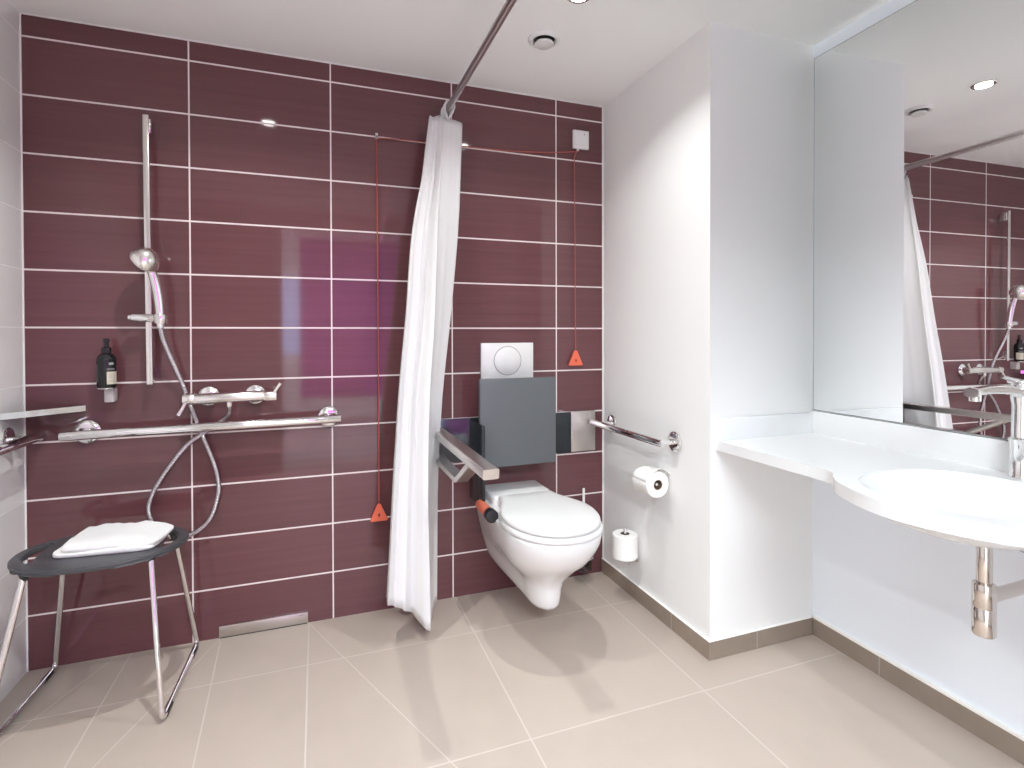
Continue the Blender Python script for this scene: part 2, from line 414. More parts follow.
CURT = [  # points worked out from image pixel outlines along camera rays, then baked
    [(1.192, -0.240, 0.165), (1.189, -0.312, 0.170), (1.217, -0.290, 0.150), (1.248, -0.290, 0.130), (1.286, -0.262, 0.095), (1.337, -0.325, 0.050), (1.351, -0.285, 0.058), (1.379, -0.205, 0.072), (1.403, -0.160, 0.080), (1.401, -0.100, 0.085), (1.346, -0.130, 0.080), (1.315, -0.065, 0.090), (1.265, -0.115, 0.110), (1.230, -0.080, 0.130)],
    [(1.205, -0.227, 0.354), (1.202, -0.295, 0.358), (1.228, -0.274, 0.340), (1.257, -0.275, 0.322), (1.291, -0.250, 0.291), (1.338, -0.309, 0.250), (1.352, -0.271, 0.257), (1.380, -0.197, 0.270), (1.406, -0.154, 0.277), (1.404, -0.097, 0.282), (1.351, -0.126, 0.277), (1.322, -0.064, 0.286), (1.275, -0.111, 0.304), (1.241, -0.078, 0.322)],
    [(1.224, -0.206, 0.637), (1.222, -0.269, 0.641), (1.246, -0.251, 0.626), (1.271, -0.253, 0.611), (1.301, -0.233, 0.584), (1.339, -0.286, 0.551), (1.352, -0.251, 0.556), (1.383, -0.186, 0.567), (1.412, -0.146, 0.573), (1.410, -0.092, 0.577), (1.360, -0.119, 0.573), (1.334, -0.061, 0.581), (1.290, -0.105, 0.596), (1.258, -0.075, 0.611)],
    [(1.250, -0.183, 0.958), (1.247, -0.240, 0.960), (1.270, -0.224, 0.949), (1.293, -0.228, 0.937), (1.319, -0.213, 0.917), (1.352, -0.259, 0.891), (1.364, -0.228, 0.895), (1.398, -0.173, 0.904), (1.433, -0.137, 0.908), (1.430, -0.087, 0.911), (1.380, -0.111, 0.908), (1.356, -0.059, 0.914), (1.313, -0.098, 0.926), (1.282, -0.072, 0.937)],
    [(1.282, -0.162, 1.259), (1.280, -0.212, 1.262), (1.303, -0.199, 1.253), (1.325, -0.204, 1.245), (1.350, -0.195, 1.230), (1.378, -0.234, 1.211), (1.390, -0.207, 1.215), (1.428, -0.160, 1.220), (1.469, -0.128, 1.224), (1.466, -0.083, 1.226), (1.414, -0.104, 1.224), (1.390, -0.056, 1.228), (1.346, -0.092, 1.236), (1.314, -0.068, 1.245)],
    [(1.304, -0.143, 1.524), (1.303, -0.188, 1.525), (1.326, -0.177, 1.519), (1.347, -0.183, 1.514), (1.370, -0.178, 1.504), (1.394, -0.212, 1.491), (1.405, -0.188, 1.494), (1.450, -0.150, 1.498), (1.497, -0.120, 1.500), (1.493, -0.078, 1.501), (1.439, -0.098, 1.500), (1.414, -0.054, 1.503), (1.369, -0.086, 1.508), (1.335, -0.066, 1.514)],
    [(1.328, -0.132, 1.675), (1.327, -0.174, 1.676), (1.348, -0.164, 1.672), (1.366, -0.172, 1.668), (1.386, -0.169, 1.661), (1.404, -0.199, 1.652), (1.415, -0.177, 1.653), (1.462, -0.143, 1.656), (1.510, -0.116, 1.658), (1.505, -0.076, 1.659), (1.454, -0.094, 1.658), (1.431, -0.053, 1.660), (1.389, -0.083, 1.664), (1.357, -0.064, 1.668)],
    [(1.352, -0.124, 1.788), (1.350, -0.164, 1.789), (1.369, -0.155, 1.786), (1.385, -0.163, 1.783), (1.402, -0.162, 1.778), (1.415, -0.190, 1.772), (1.425, -0.169, 1.773), (1.470, -0.139, 1.775), (1.516, -0.113, 1.776), (1.512, -0.074, 1.777), (1.466, -0.091, 1.776), (1.447, -0.052, 1.777), (1.408, -0.081, 1.780), (1.379, -0.063, 1.783)],
    [(1.370, -0.114, 1.920), (1.368, -0.152, 1.920), (1.386, -0.144, 1.919), (1.400, -0.152, 1.917), (1.414, -0.154, 1.915), (1.424, -0.179, 1.912), (1.433, -0.159, 1.912), (1.477, -0.133, 1.913), (1.522, -0.109, 1.914), (1.520, -0.072, 1.914), (1.476, -0.088, 1.914), (1.459, -0.051, 1.915), (1.422, -0.078, 1.916), (1.395, -0.061, 1.917)],
    [(1.389, -0.105, 2.052), (1.387, -0.140, 2.052), (1.402, -0.133, 2.052), (1.414, -0.142, 2.052), (1.426, -0.146, 2.052), (1.433, -0.168, 2.052), (1.442, -0.150, 2.052), (1.483, -0.128, 2.052), (1.529, -0.105, 2.052), (1.526, -0.070, 2.052), (1.485, -0.085, 2.052), (1.471, -0.050, 2.052), (1.437, -0.075, 2.052), (1.412, -0.060, 2.052)],
]
def curtain():
    """bunched cloth: profiles from hem to heading, smoothed both ways"""
    cols = [smooth_path([row[i] for row in CURT], 5) for i in range(len(CURT[0]))]
    bm = new(); rows = []
    for k in range(len(cols[0])):
        f = k/(len(cols[0])-1)
        row = []
        for i, p in enumerate(smooth_path([c[k] for c in cols], 5)):
            w = (0.0048*math.sin(i*1.05)*(1-0.8*f) + 0.002*math.sin(i*2.3+f*3))*(1 if i < 45 else 0.5)
            row.append(p + V((w*0.3, w, 0.002*math.sin(i*0.55)*f)))
        rows.append(row)
    loft(bm, rows, False, False, closed=False)
    return bm
t = thing('shower_curtain', 'white shower curtain bunched against the tiled wall beside the toilet', 'shower curtain', (1.40, -0.08, 0.0))
o = obj('curtain_fabric', curtain(), 'curtain', t, angle=80)
sd = o.modifiers.new('thickness', 'SOLIDIFY'); sd.thickness = 0.0018; sd.offset = 0
for y, dz in ((-0.100, 0.0), (-0.138, 0.004), (-0.165, -0.003)):
    bm = new()
    tube(bm, smooth_path([(RX-0.006, y+0.004, 2.040), (RX-0.019, y, 2.066), (RX-0.019, y-0.002, RZ+0.006), (RX-0.008, y-0.003, RZ+0.019), (RX+0.010, y-0.003, RZ+0.017), (RX+0.018, y-0.002, RZ+0.002), (RX+0.012, y, RZ-0.020), (RX+0.002, y+0.003, 2.052)], 6), 0.0042, 8)
    obj('curtain_hook', bm, 'plastic', t)

# ------------------------------------------------------------------ grab bars
GRP = 'chrome grab bars on the walls'
def grab_bar(label, p0, p1, normal, mounts, off, r=0.0165, rr=0.041, mname='chrome'):
    """bar from p0 to p1; mounts: shares along it; normal points from wall to bar; off: stand-off"""
    p0, p1, n = V(p0), V(p1), V(normal)
    t = thing('grab_bar', label, 'grab bar', p0 - n*off, GRP)
    bm = new(); cyl(bm, p0, p1, r, 28, 0.0025); obj('bar', bm, mname, t)
    for s in mounts:
        c = p0.lerp(p1, s); w = c - n*off
        bm = new(); cyl(bm, w + n*0.008, c - n*r*0.6, 0.011, 20); obj('standoff', bm, 'chrome', t)
        bm = new(); lathe(bm, [(rr, 0.0), (rr, 0.008), (rr-0.004, 0.012), (rr-0.015, 0.014), (0.0, 0.015)], w, n, 36); obj('wall_rosette', bm, 'chrome', t)
    return t
grab_bar('long horizontal chrome grab bar on the wine tiles under the shower mixer', (0.128, -0.080, 0.820), (1.037, -0.080, 0.831), (0, -1, 0), (0.058, 0.952), 0.080)
grab_bar('chrome grab bar on the pale tiled side wall, partly out of the picture', (0.066, -0.055, 0.824), (0.066, -0.80, 0.824), (1, 0, 0), (0.09, 0.91), 0.066)
grab_bar('short chrome grab bar above the toilet paper roll', (W-0.075, -0.026, 0.742), (W-0.075, -0.585, 0.742), (-1, 0, 0), (0.12, 0.965), 0.075, 0.0155, 0.040)

# ------------------------------------------------------------------ corner shelf, soap bottle
t = thing('corner_shelf', 'slim chrome corner shelf where the pale and wine tiled walls meet', 'shelf', (0, 0, 0.895))
bm = new(); prism(bm, [(0.0, 0.0), (0.172, 0.0), (0.172, -0.010), (0.0, -0.160)], [], 0.897, 0.902); obj('shelf_plate', bm, 'satin', t)
bm = new()
prism(bm, [(0.178, -0.001), (0.178, -0.012), (0.0, -0.166), (0.0, -0.160), (0.172, -0.010), (0.172, -0.001)], [], 0.895, 0.915); obj('front_rim', bm, 'chrome', t)

bx, by, bz = 0.251, -0.045, 0.9795
t = thing('soap_bottle', 'black pump bottle with a cream label on the wine tiles', 'bottle', (bx, by, bz))
bm = new()
lathe(bm, [(0.026, 0.0), (0.0285, 0.003), (0.0285, 0.098), (0.026, 0.108), (0.019, 0.117), (0.0135, 0.120), (0.0135, 0.124)], (bx, by, bz), (0, 0, 1), 36); obj('bottle_body', bm, 'bottle', t)
bm = new()
lathe(bm, [(0.0145, 0.123), (0.0145, 0.139), (0.011, 0.141), (0.008, 0.143), (0.008, 0.160), (0.0095, 0.161), (0.0095, 0.170), (0.007, 0.172)], (bx, by, bz), (0, 0, 1), 28); obj('pump_cap', bm, 'bottle', t)
def patch(bm, c, r, a0, a1, z0, z1, n=10):
    secs = []
    for k in range(n+1):
        a = a0 + (a1-a0)*k/n
        secs.append((V((c[0]+r*math.cos(a), c[1]+r*math.sin(a), z0)), V((c[0]+r*math.cos(a), c[1]+r*math.sin(a), z1))))
    vs = [(bm.verts.new(a), bm.verts.new(b)) for a, b in secs]
    for (a, b), (c2, d) in zip(vs, vs[1:]): bm.faces.new((a, c2, d, b))
bm = new(); patch(bm, (bx, by), 0.0289, math.radians(-72), math.radians(5), bz+0.012, bz+0.056); lb = obj('label', bm, 'label', t); lb['label'] = 'cream paper label'
bm = new()
for z in (0.020, 0.026, 0.034, 0.040, 0.047): patch(bm, (bx, by), 0.0292, math.radians(-60), math.radians(-18), bz+z, bz+z+0.0016)
obj('label_print', bm, 'print', lb)
bm = new()
patch(bm, (bx, by), 0.0289, math.radians(-60), math.radians(-30), bz+0.080, bz+0.088)
for z in (0.062, 0.066): patch(bm, (bx, by), 0.0289, math.radians(-70), math.radians(-20), bz+z, bz+z+0.0015)
obj('front_print', bm, 'print', t)
bm = new()
for k in range(9): patch(bm, (bx, by), 0.0289, math.radians(-142), math.radians(-136), bz+0.020+k*0.007, bz+0.024+k*0.007, 2)
obj('side_print', bm, 'print', t)
t = thing('bottle_bracket', 'small clear and chrome wall bracket holding the black pump bottle', 'bracket', (bx, 0, 0.93))
bm = new(); cyl(bm, (bx, by, 0.9745), (bx, by, 0.979), 0.0295, 32); obj('cradle_plate', bm, 'satin', t)
bm = new(); box(bm, bx-0.009, bx+0.021, -0.045, -0.001, 0.925, 0.974, 0.006, 3); obj('wall_block', bm, 'clear', t)

# ------------------------------------------------------------------ shower riser, hand shower, hose, mixer
t = thing('shower_riser_rail', 'tall vertical chrome riser rail with a sliding shower holder', 'shower rail', (0.379, 0, 0.985))
bm = new()
box(bm, 0.368, 0.388, -0.060, -0.048, 0.985, 1.951, 0.003, 3)
for v in bm.verts: v.co.x += 0.006*(1.951-v.co.z)
obj('bar', bm, 'satin', t)
for z in (1.915, 1.020):
    bm = new(); box(bm, 0.372, 0.392, -0.050, -0.0005, z-0.026, z+0.026, 0.004, 2); obj('wall_bracket', bm, 'chrome', t)
bm = new(); cyl(bm, (0.334, -0.066, 1.226), (0.420, -0.066, 1.223), 0.0155, 24, 0.003)
cyl(bm, (0.324, -0.066, 1.2265), (0.336, -0.066, 1.2262), 0.0105, 16)
sl = obj('slider', bm, 'chrome', t)
bm = new(); lathe(bm, [(0.020, -0.016), (0.022, -0.010), (0.022, 0.010), (0.020, 0.016)], (0.425, -0.084, 1.222), (0.05, -0.12, 1), 24); obj('hand_shower_cradle', bm, 'satin', sl)

t = thing('hand_shower', 'chrome hand shower resting in the sliding holder of the riser rail', 'hand shower', (0.42, -0.085, 1.20))
bm = new()
hp = smooth_path([(0.4245, -0.083, 1.190), (0.4245, -0.086, 1.235), (0.422, -0.090, 1.285), (0.416, -0.096, 1.335), (0.408, -0.102, 1.375), (0.399, -0.108, 1.402), (0.393, -0.112, 1.415)], 6)
n = len(hp); tube(bm, hp, [0.0115 + 0.004*math.sin(PI*min(1, i/n*1.2)) + (0.010*max(0, i/n-0.72)/0.28) for i in range(n)], 20); obj('handle', bm, 'chrome', t)
ax = V((-0.72, 0.35, -0.60)).normalized()
bm = new(); lathe(bm, [(0.004, -0.046), (0.018, -0.043), (0.032, -0.034), (0.042, -0.020), (0.048, -0.003), (0.049, 0.006), (0.047, 0.012), (0.041, 0.015)], V((0.387, -0.116, 1.424)), ax, 36); hd = obj('spray_head', bm, 'satin', t)
bm = new(); lathe(bm, [(0.040, 0.0145), (0.038, 0.017), (0.0, 0.0175)], V((0.387, -0.116, 1.424)), ax, 32); obj('spray_plate', bm, 'plastic', hd)

hpts = [(0.4245, -0.083, 1.192), (0.430, -0.074, 1.150), (0.447, -0.060, 1.090), (0.467, -0.046, 1.030), (0.486, -0.035, 0.970), (0.505, -0.030, 0.905), (0.5396, -0.03, 0.8002), (0.5781, -0.03, 0.6918), (0.5954, -0.03, 0.6128), (0.5933, -0.03, 0.552), (0.569, -0.03, 0.476), (0.5244, -0.03, 0.4304), (0.4636, -0.03, 0.4152), (0.4079, -0.03, 0.4405), (0.3765, -0.03, 0.4962), (0.3724, -0.03, 0.552), (0.4069, -0.03, 0.633), (0.4869, -0.03, 0.7476), (0.5528, -0.03, 0.7992), (0.6075, -0.03, 0.8377), (0.6366, -0.05, 0.8667), (0.642, -0.078, 0.903)]  # mostly traced from image pixels, then scaled about the camera to this depth
bm = new(); tube(bm, smooth_path(hpts, 10), 0.0086, 12)
tag(obj('shower_hose', bm, 'hose', loc=(0.6, -0.03, 0.44)), 'ribbed metal shower hose looping down the wine tiles behind the grab bar', 'shower hose')

t = thing('shower_mixer', 'chrome bar shower mixer with two levers on the wine tiles', 'shower mixer', (0.645, 0, 0.932))
MZ = 0.931
bm = new(); cyl(bm, (0.528, -0.080, MZ-0.002), (0.760, -0.080, MZ+0.003), 0.0195, 28); obj('mixer_body', bm, 'satin', t)
for x0, x1 in ((0.492, 0.529), (0.759, 0.804)):
    bm = new(); cyl(bm, (x0, -0.080, MZ), (x1, -0.080, MZ), 0.0205, 28, 0.002); k = obj('knob', bm, 'satin', t)
    bm = new()
    if x0 < 0.6: tube(bm, [(0.503, -0.092, MZ-0.012), (0.492, -0.096, MZ-0.034), (0.480, -0.098, MZ-0.056)], [0.007, 0.0065, 0.0075], 12)
    else: tube(bm, [(0.795, -0.092, MZ+0.012), (0.806, -0.094, MZ+0.030), (0.818, -0.095, MZ+0.048)], [0.007, 0.0065, 0.0075], 12)
    obj('lever', bm, 'satin', k)
for x in (0.562, 0.722):
    bm = new(); lathe(bm, [(0.036, 0.0), (0.036, 0.006), (0.030, 0.011), (0.018, 0.013), (0.016, 0.062)], (x, 0, MZ), (0, -1, 0), 36); obj('wall_rosette', bm, 'chrome', t)
bm = new(); cyl(bm, (0.642, -0.078, 0.897), (0.642, -0.080, MZ-0.012), 0.0105, 18); obj('hose_outlet', bm, 'satin', t)

# ------------------------------------------------------------------ wall drain
t = thing('wall_drain', 'brushed steel drain cover at the foot of the wine tiled wall', 'drain', (0.75, 0, 0))
bm = new(); box(bm, 0.590, 0.909, -0.009, -0.002, 0.004, 0.047, 0.001); obj('cover_plate', bm, 'steel', t)
bm = new(); box(bm, 0.592, 0.905, -0.007, -0.0005, 0.0003, 0.0045); obj('drain_slot', bm, 'black', t)
bm = new(); box(bm, 0.872, 0.895, -0.0096, -0.0088, 0.0375, 0.0395); obj('maker_mark', bm, 'print', t)

# ------------------------------------------------------------------ alarm box and cords
t = thing('alarm_switch_box', 'small square white alarm box high on the wine tiled wall', 'alarm box', (2.136, 0, 2.09))
bm = new(); box(bm, 2.096, 2.178, -0.016, -0.0005, 2.046, 2.133, 0.003, 2); obj('housing', bm, 'plastic', t)
bm = new(); box(bm, 2.104, 2.158, -0.0195, -0.0155, 2.058, 2.124, 0.002, 2); obj('cover', bm, 'plastic', t)
bm = new(); cyl(bm, (2.152, -0.019, 2.113), (2.152, -0.0205, 2.113), 0.0035, 12); obj('indicator_lamp', bm, 'print', t)
bm = new(); cyl(bm, (2.122, -0.008, 2.047), (2.120, -0.010, 2.036), 0.006, 12); obj('cord_outlet', bm, 'plastic', t)

def pull_handle(t, cx, z0, cy):
    """orange triangle with a slot, hanging on its cord"""
    h, w, th = 0.072, 0.072, 0.011
    pts = [(-w/2, 0.004), (-w/2+0.005, 0.0), (w/2-0.005, 0.0), (w/2, 0.004), (0.008, h-0.004), (0.004, h), (-0.004, h), (-0.008, h-0.004)]
    hole = [(0.0, 0.014), (0.0055, 0.020), (0.006, 0.027), (0.0, 0.037), (-0.006, 0.027), (-0.0055, 0.020)]
    bm = new(); prism(bm, pts, [hole], -th/2, th/2)
    for v in bm.verts: v.co = V((cx+v.co.x, cy+v.co.z, z0+v.co.y))
    e = [e for e in bm.edges if e.calc_face_angle(0) > 1.0]
    bmesh.ops.bevel(bm, geom=e, offset=0.0012, segments=2, affect='EDGES')
    return obj('pull_handle', bm, 'orange', t, angle=35)
CG = 'red alarm pull cords on the tiled wall'
t = thing('alarm_pull_cord', 'red alarm cord with orange triangle hanging beside the flush plate', 'pull cord', (2.10, -0.016, 1.02), CG)
bm = new(); tube(bm, fillet([(2.118, -0.012, 2.038), (2.100, -0.016, 2.005), (2.104, -0.018, 1.085)], 0.01, 5), 0.0022, 8); obj('cord', bm, 'cord', t)
pull_handle(t, 2.104, 1.014, -0.018)
t = thing('alarm_pull_cord', 'red alarm cord with orange triangle low between shower bar and curtain', 'pull cord', (1.187, -0.016, 0.39), CG)
bm = new(); pts = []
for k in range(13):
    s = k/12; pts.append((2.116 + (1.190-2.116)*s, -0.012, 2.030 + (1.983-2.030)*s - 0.030*math.sin(PI*s)*(1-s)))
pts += [(1.187, -0.014, 1.972), (1.189, -0.016, 1.2), (1.189, -0.018, 0.452)]
tube(bm, pts, 0.0024, 8); obj('cord', bm, 'cord', t)
bm = new(); cyl(bm, (1.187, -0.0005, 1.985), (1.187, -0.020, 1.985), 0.006, 16); box(bm, 1.182, 1.192, -0.020, -0.016, 1.980, 2.000, 0.001); obj('cord_eyelet', bm, 'plastic', t)
pull_handle(t, 1.189, 0.384, -0.018)

# ------------------------------------------------------------------ shower stool and towel
SZ = 0.492; SC = (0.308, -0.262)
def oval(cx, cy, rx, ry, n=72, p=2.08):
    out = []
    for k in range(n):
        a = 2*PI*k/n
        c, s = math.cos(a), math.sin(a)
        out.append((cx + rx*math.copysign(abs(c)**(2/p), c), cy + ry*math.copysign(abs(s)**(2/p), s)))
    return out
def seat():
    bm = new()
    def slot(sg):
        pts = []
        N = 14
        for k in range(N+1):
            a = -0.56 + 1.12*k/N
            pts.append((SC[0] + sg*0.200*math.cos(a), SC[1] + 0.150*math.sin(a)))
        for k in range(N+1):
            a = 0.50 - 1.00*k/N
            pts.append((SC[0] + sg*(0.154 + 0.008*math.cos(a*2)), SC[1] + 0.145*math.sin(a)))
        return pts
    prism(bm, oval(*SC, 0.233, 0.176), [slot(1), slot(-1)], SZ-0.016, SZ)
    e = [e for e in bm.edges if len(e.link_faces) == 2 and e.calc_face_angle(0) > 1.0]
    bmesh.ops.bevel(bm, geom=e, offset=0.004, segments=3, affect='EDGES')
    return bm
t = thing('shower_stool', 'oval charcoal shower stool with chrome legs in the tiled corner', 'stool', (SC[0], SC[1], 0))
obj('seat', seat(), 'seat_grey', t, angle=50)
fz = 0.0105
for (lf, lb, tf, tb) in (((0.072, -0.445), (0.088, -0.025), (0.150, -0.376), (0.164, -0.145)), ((0.507, -0.455), (0.522, -0.032), (0.458, -0.356), (0.482, -0.172))):
    pts = [(tf[0], tf[1], SZ-0.017), (lf[0], lf[1], fz), (lb[0], lb[1], fz), (tb[0], tb[1], SZ-0.017)]
    bm = new(); tube(bm, fillet(pts, 0.028, 8), 0.0082, 16); fr = obj('leg_frame', bm, 'chrome', t)
    f0, f1 = V((lf[0], lf[1], 0)), V((lb[0], lb[1], 0)); d = (f1-f0).normalized()
    for c in (f0 + d*0.055, f1 - d*0.055):
        bm = new()
        tube(bm, [c - d*0.026 + V((0, 0, fz-0.0015)), c + d*0.026 + V((0, 0, fz-0.0015))], 0.0095, 14); obj('rubber_foot', bm, 'black', fr)
    for p in (tf, tb):
        bm = new(); lathe(bm, [(0.0095, -0.022), (0.012, -0.010), (0.015, -0.0005)], (p[0], p[1], SZ-0.0155), (0, 0, 1), 16); obj('leg_socket', bm, 'black', fr)

def soft_slab(q, z0, z1, seed, amp=0.004, nu=34, nv=26):
    """folded cloth: a rounded slab over a four-cornered outline (front-left, front-right, back-right, back-left)"""
    bm = new()
    def pos(u, v, shrink):
        u = 0.5 + (u-0.5)*shrink; v = 0.5 + (v-0.5)*shrink
        a = V(q[0]).lerp(V(q[1]), u); b = V(q[3]).lerp(V(q[2]), u)
        return a.lerp(b, v)
    def ring(n_u, n_v, shr):
        pts = []
        for k in range(n_u): pts.append((k/n_u, 0))
        for k in range(n_v): pts.append((1, k/n_v))
        for k in range(n_u): pts.append((1-k/n_u, 1))
        for k in range(n_v): pts.append((0, 1-k/n_v))
        out = []
        for u, v in pts:  # rounded corners
            cu, cv = u-0.5, v-0.5
            r = (abs(cu*2)**8 + abs(cv*2)**8)**(1/8)
            u2, v2 = 0.5+cu/r, 0.5+cv/r
            out.append(pos(u2, v2, shr))
        return out
    h = z1-z0
    levels = [(0.00, 0.97), (0.12, 0.99), (0.4, 1.0), (0.65, 0.998), (0.85, 0.985), (0.96, 0.965), (1.0, 0.93), (1.01, 0.8), (1.01, 0.6), (1.0, 0.4), (1.0, 0.2)]
    secs = []
    for f, sh in levels:
        sec = []
        for p in ring(nu, nv, sh):
            nz = noise.noise(V((p.x*9+seed, p.y*9, f*1.2)))
            n2 = noise.noise(V((p.x*34+seed*3, p.y*20, 2)))
            z = z0 + h*f + (nz*amp*1.4 + n2*amp*0.45)*(f if f > 0.3 else 0)
            sec.append(V((p.x + nz*amp*1.2*min(1, f*3), p.y + n2*amp*0.9*min(1, f*3), z)))
        secs.append(sec)
    loft(bm, secs, True, True)
    return bm
t = thing('folded_towel', 'folded white towel lying on the charcoal stool seat', 'towel', (0.33, -0.23, SZ))
obj('bottom_fold', soft_slab([(0.188, -0.340), (0.462, -0.362), (0.484, -0.205), (0.214, -0.120)], SZ+0.0008, SZ+0.016, 3.1, 0.0042), 'towel', t, angle=75)
obj('top_fold', soft_slab([(0.210, -0.338), (0.470, -0.356), (0.496, -0.196), (0.224, -0.118)], SZ+0.0135, SZ+0.031, 8.4, 0.0075), 'towel', t, angle=75)

# ------------------------------------------------------------------ toilet
TX = 1.772
def outline(yb, yc, yf, wb, wm, n=22, corner=0.35):
    """closed plan outline: straight back at yb, widening to wm at yc, rounded front at yf"""
    pts = []
    for k in range(n+1):        # right side back to middle
        s = k/n
        w = wb + (wm-wb)*(s*s*(3-2*s)); pts.append((w, yb + (yc-yb)*s))
    for k in range(1, 2*n):     # front
        a = PI*k/(2*n)
        c, s = math.cos(a), math.sin(a)
        pts.append((wm*math.copysign(abs(c)**0.92, c), yc - (yc-yf)*abs(s)**0.95))
    for k in range(n, -1, -1):
        s = k/n
        w = wb + (wm-wb)*(s*s*(3-2*s)); pts.append((-w, yb + (yc-yb)*s))
    for k in range(1, 6):       # back edge
        pts.append((-wb + 2*wb*k/6, yb))
    return pts
def sec(z, *a): return [V((TX+x, y, z)) for x, y in outline(*a)]
def scaled(pts, c, f, z): return [V((c[0]+(p.x-c[0])*f, c[1]+(p.y-c[1])*f, z)) for p in pts]
t = thing('toilet', 'white wall hung toilet with closed lid below the grey backrest', 'toilet', (TX, 0, 0.08))
bm = new()
loft(bm, [sec(0.124, -0.001, -0.37, -0.458, 0.048, 0.046), sec(0.128, -0.001, -0.37, -0.476, 0.064, 0.055), sec(0.142, -0.001, -0.37, -0.486, 0.080, 0.061),
          sec(0.170, -0.001, -0.37, -0.490, 0.096, 0.064), sec(0.205, -0.001, -0.37, -0.494, 0.110, 0.069), sec(0.235, -0.001, -0.37, -0.506, 0.119, 0.082),
          sec(0.260, -0.001, -0.37, -0.530, 0.126, 0.107), sec(0.288, -0.001, -0.375, -0.556, 0.133, 0.134), sec(0.320, -0.001, -0.40, -0.602, 0.141, 0.154),
          sec(0.360, -0.001, -0.43, -0.640, 0.149, 0.170), sec(0.400, -0.001, -0.45, -0.664, 0.155, 0.179), sec(0.434, -0.001, -0.46, -0.674, 0.152, 0.183),
          sec(0.443, -0.001, -0.46, -0.674, 0.149, 0.182), sec(0.447, -0.003, -0.46, -0.668, 0.144, 0.176)])
# raised shelf behind the lid
lv = []
for z, gx, gy in ((0.41, 0.0, 0.0), (0.462, 0.0, 0.0), (0.474, -0.002, -0.002), (0.481, -0.006, -0.006), (0.484, -0.013, -0.013)):
    w = 0.138+gx; y1 = -0.188-gy
    lv.append([V((TX-w, -0.001, z)), V((TX-w, -0.05, z)), V((TX-w, y1+0.03, z)), V((TX-w+0.008, y1+0.008, z)), V((TX-w+0.03, y1, z)), V((TX, y1-0.004, z)),
               V((TX+w-0.03, y1, z)), V((TX+w-0.008, y1+0.008, z)), V((TX+w, y1+0.03, z)), V((TX+w, -0.05, z)), V((TX+w, -0.001, z)), V((TX, -0.001, z))])
loft(bm, lv)
obj('bowl', bm, 'ceramic', t, angle=60)
LC = (TX, -0.44)
base = sec(0.442, -0.205, -0.445, -0.684, 0.120, 0.186)
bm = new(); loft(bm, [scaled(base, LC, 0.975, 0.4485), scaled(base, LC, 0.995, 0.451), scaled(base, LC, 1.0, 0.457), scaled(base, LC, 0.996, 0.464), scaled(base, LC, 0.970, 0.468), scaled(base, LC, 0.70, 0.468)])
obj('seat_ring', bm, 'plastic', t, angle=60)
base = sec(0.463, -0.200, -0.440, -0.676, 0.118, 0.181)
bm = new(); loft(bm, [scaled(base, LC, 0.945, 0.4705), scaled(base, LC, 0.985, 0.473), scaled(base, LC, 1.0, 0.479), scaled(base, LC, 0.993, 0.487), scaled(base, LC, 0.965, 0.493), scaled(base, LC, 0.90, 0.4965), scaled(base, LC, 0.70, 0.4995), scaled(base, LC, 0.35, 0.501)])
obj('lid', bm, 'plastic', t, angle=60)
for s in (-1, 1):
    bm = new(); cyl(bm, (TX+s*0.045, -0.198, 0.478), (TX+s*0.100, -0.198, 0.478), 0.0095, 16); obj('hinge', bm, 'chrome', t)

t = thing('flush_plate', 'white flush plate with a large round button on the wine tiles', 'flush plate', (1.763, 0, 1.04))
bm = new(); box(bm, 1.637, 1.889, -0.013, -0.0005, 0.955, 1.124, 0.002, 2); obj('plate', bm, 'plastic', t)
bm = new(); lathe(bm, [(0.0665, 0.0), (0.0665, 0.0010), (0.0635, 0.0010)], (1.763, -0.0128, 1.043), (0, -1, 0), 56); obj('button_gap', bm, 'print', t)
bm = new(); lathe(bm, [(0.0632, 0.0), (0.0632, 0.0020), (0.061, 0.0035), (0.0, 0.0045)], (1.763, -0.0128, 1.043), (0, -1, 0), 56); obj('round_button', bm, 'plastic', t)

t = thing('toilet_back_support', 'slate grey backrest pad on a dark wall panel above the toilet', 'backrest', (TX, 0, 0.70))
bm = new(); box(bm, 1.449, 2.082, -0.010, -0.0005, 0.600, 0.792, 0.001); obj('wall_panel', bm, 'dark_gloss', t)
bm = new(); box(bm, 1.591, 1.941, -0.150, -0.124, 0.597, 0.974, 0.004, 3); obj('pad', bm, 'slate', t)
for x in (1.66, 1.87):
    bm = new(); cyl(bm, (x, -0.010, 0.70), (x, -0.126, 0.70), 0.014, 18); obj('support_arm', bm, 'black', t)
bm = new(); box(bm, 1.584, 1.597, -0.205, -0.009, 0.440, 0.786, 0.003, 2); sbk = obj('side_bracket', bm, 'dark_gloss', t)
bm = new(); cyl(bm, (1.582, -0.175, 0.458), (1.582, -0.305, 0.458), 0.0205, 26, 0.002); g = obj('grip', bm, 'orange_grip', sbk); g['label'] = 'orange grip under the dark bracket'
bm = new(); cyl(bm, (1.582, -0.303, 0.458), (1.582, -0.345, 0.458), 0.0255, 28, 0.004); g = obj('grip_end_cap', bm, 'black', sbk); g['label'] = 'black end cap of the grip'

tag(obj('steel_wall_plate', box(new(), 2.084, 2.213, -0.012, -0.0005, 0.602, 0.794, 0.002, 2), 'steel', loc=(2.148, 0, 0.7)), 'blank brushed steel plate beside the dark backrest panel', 'wall plate')

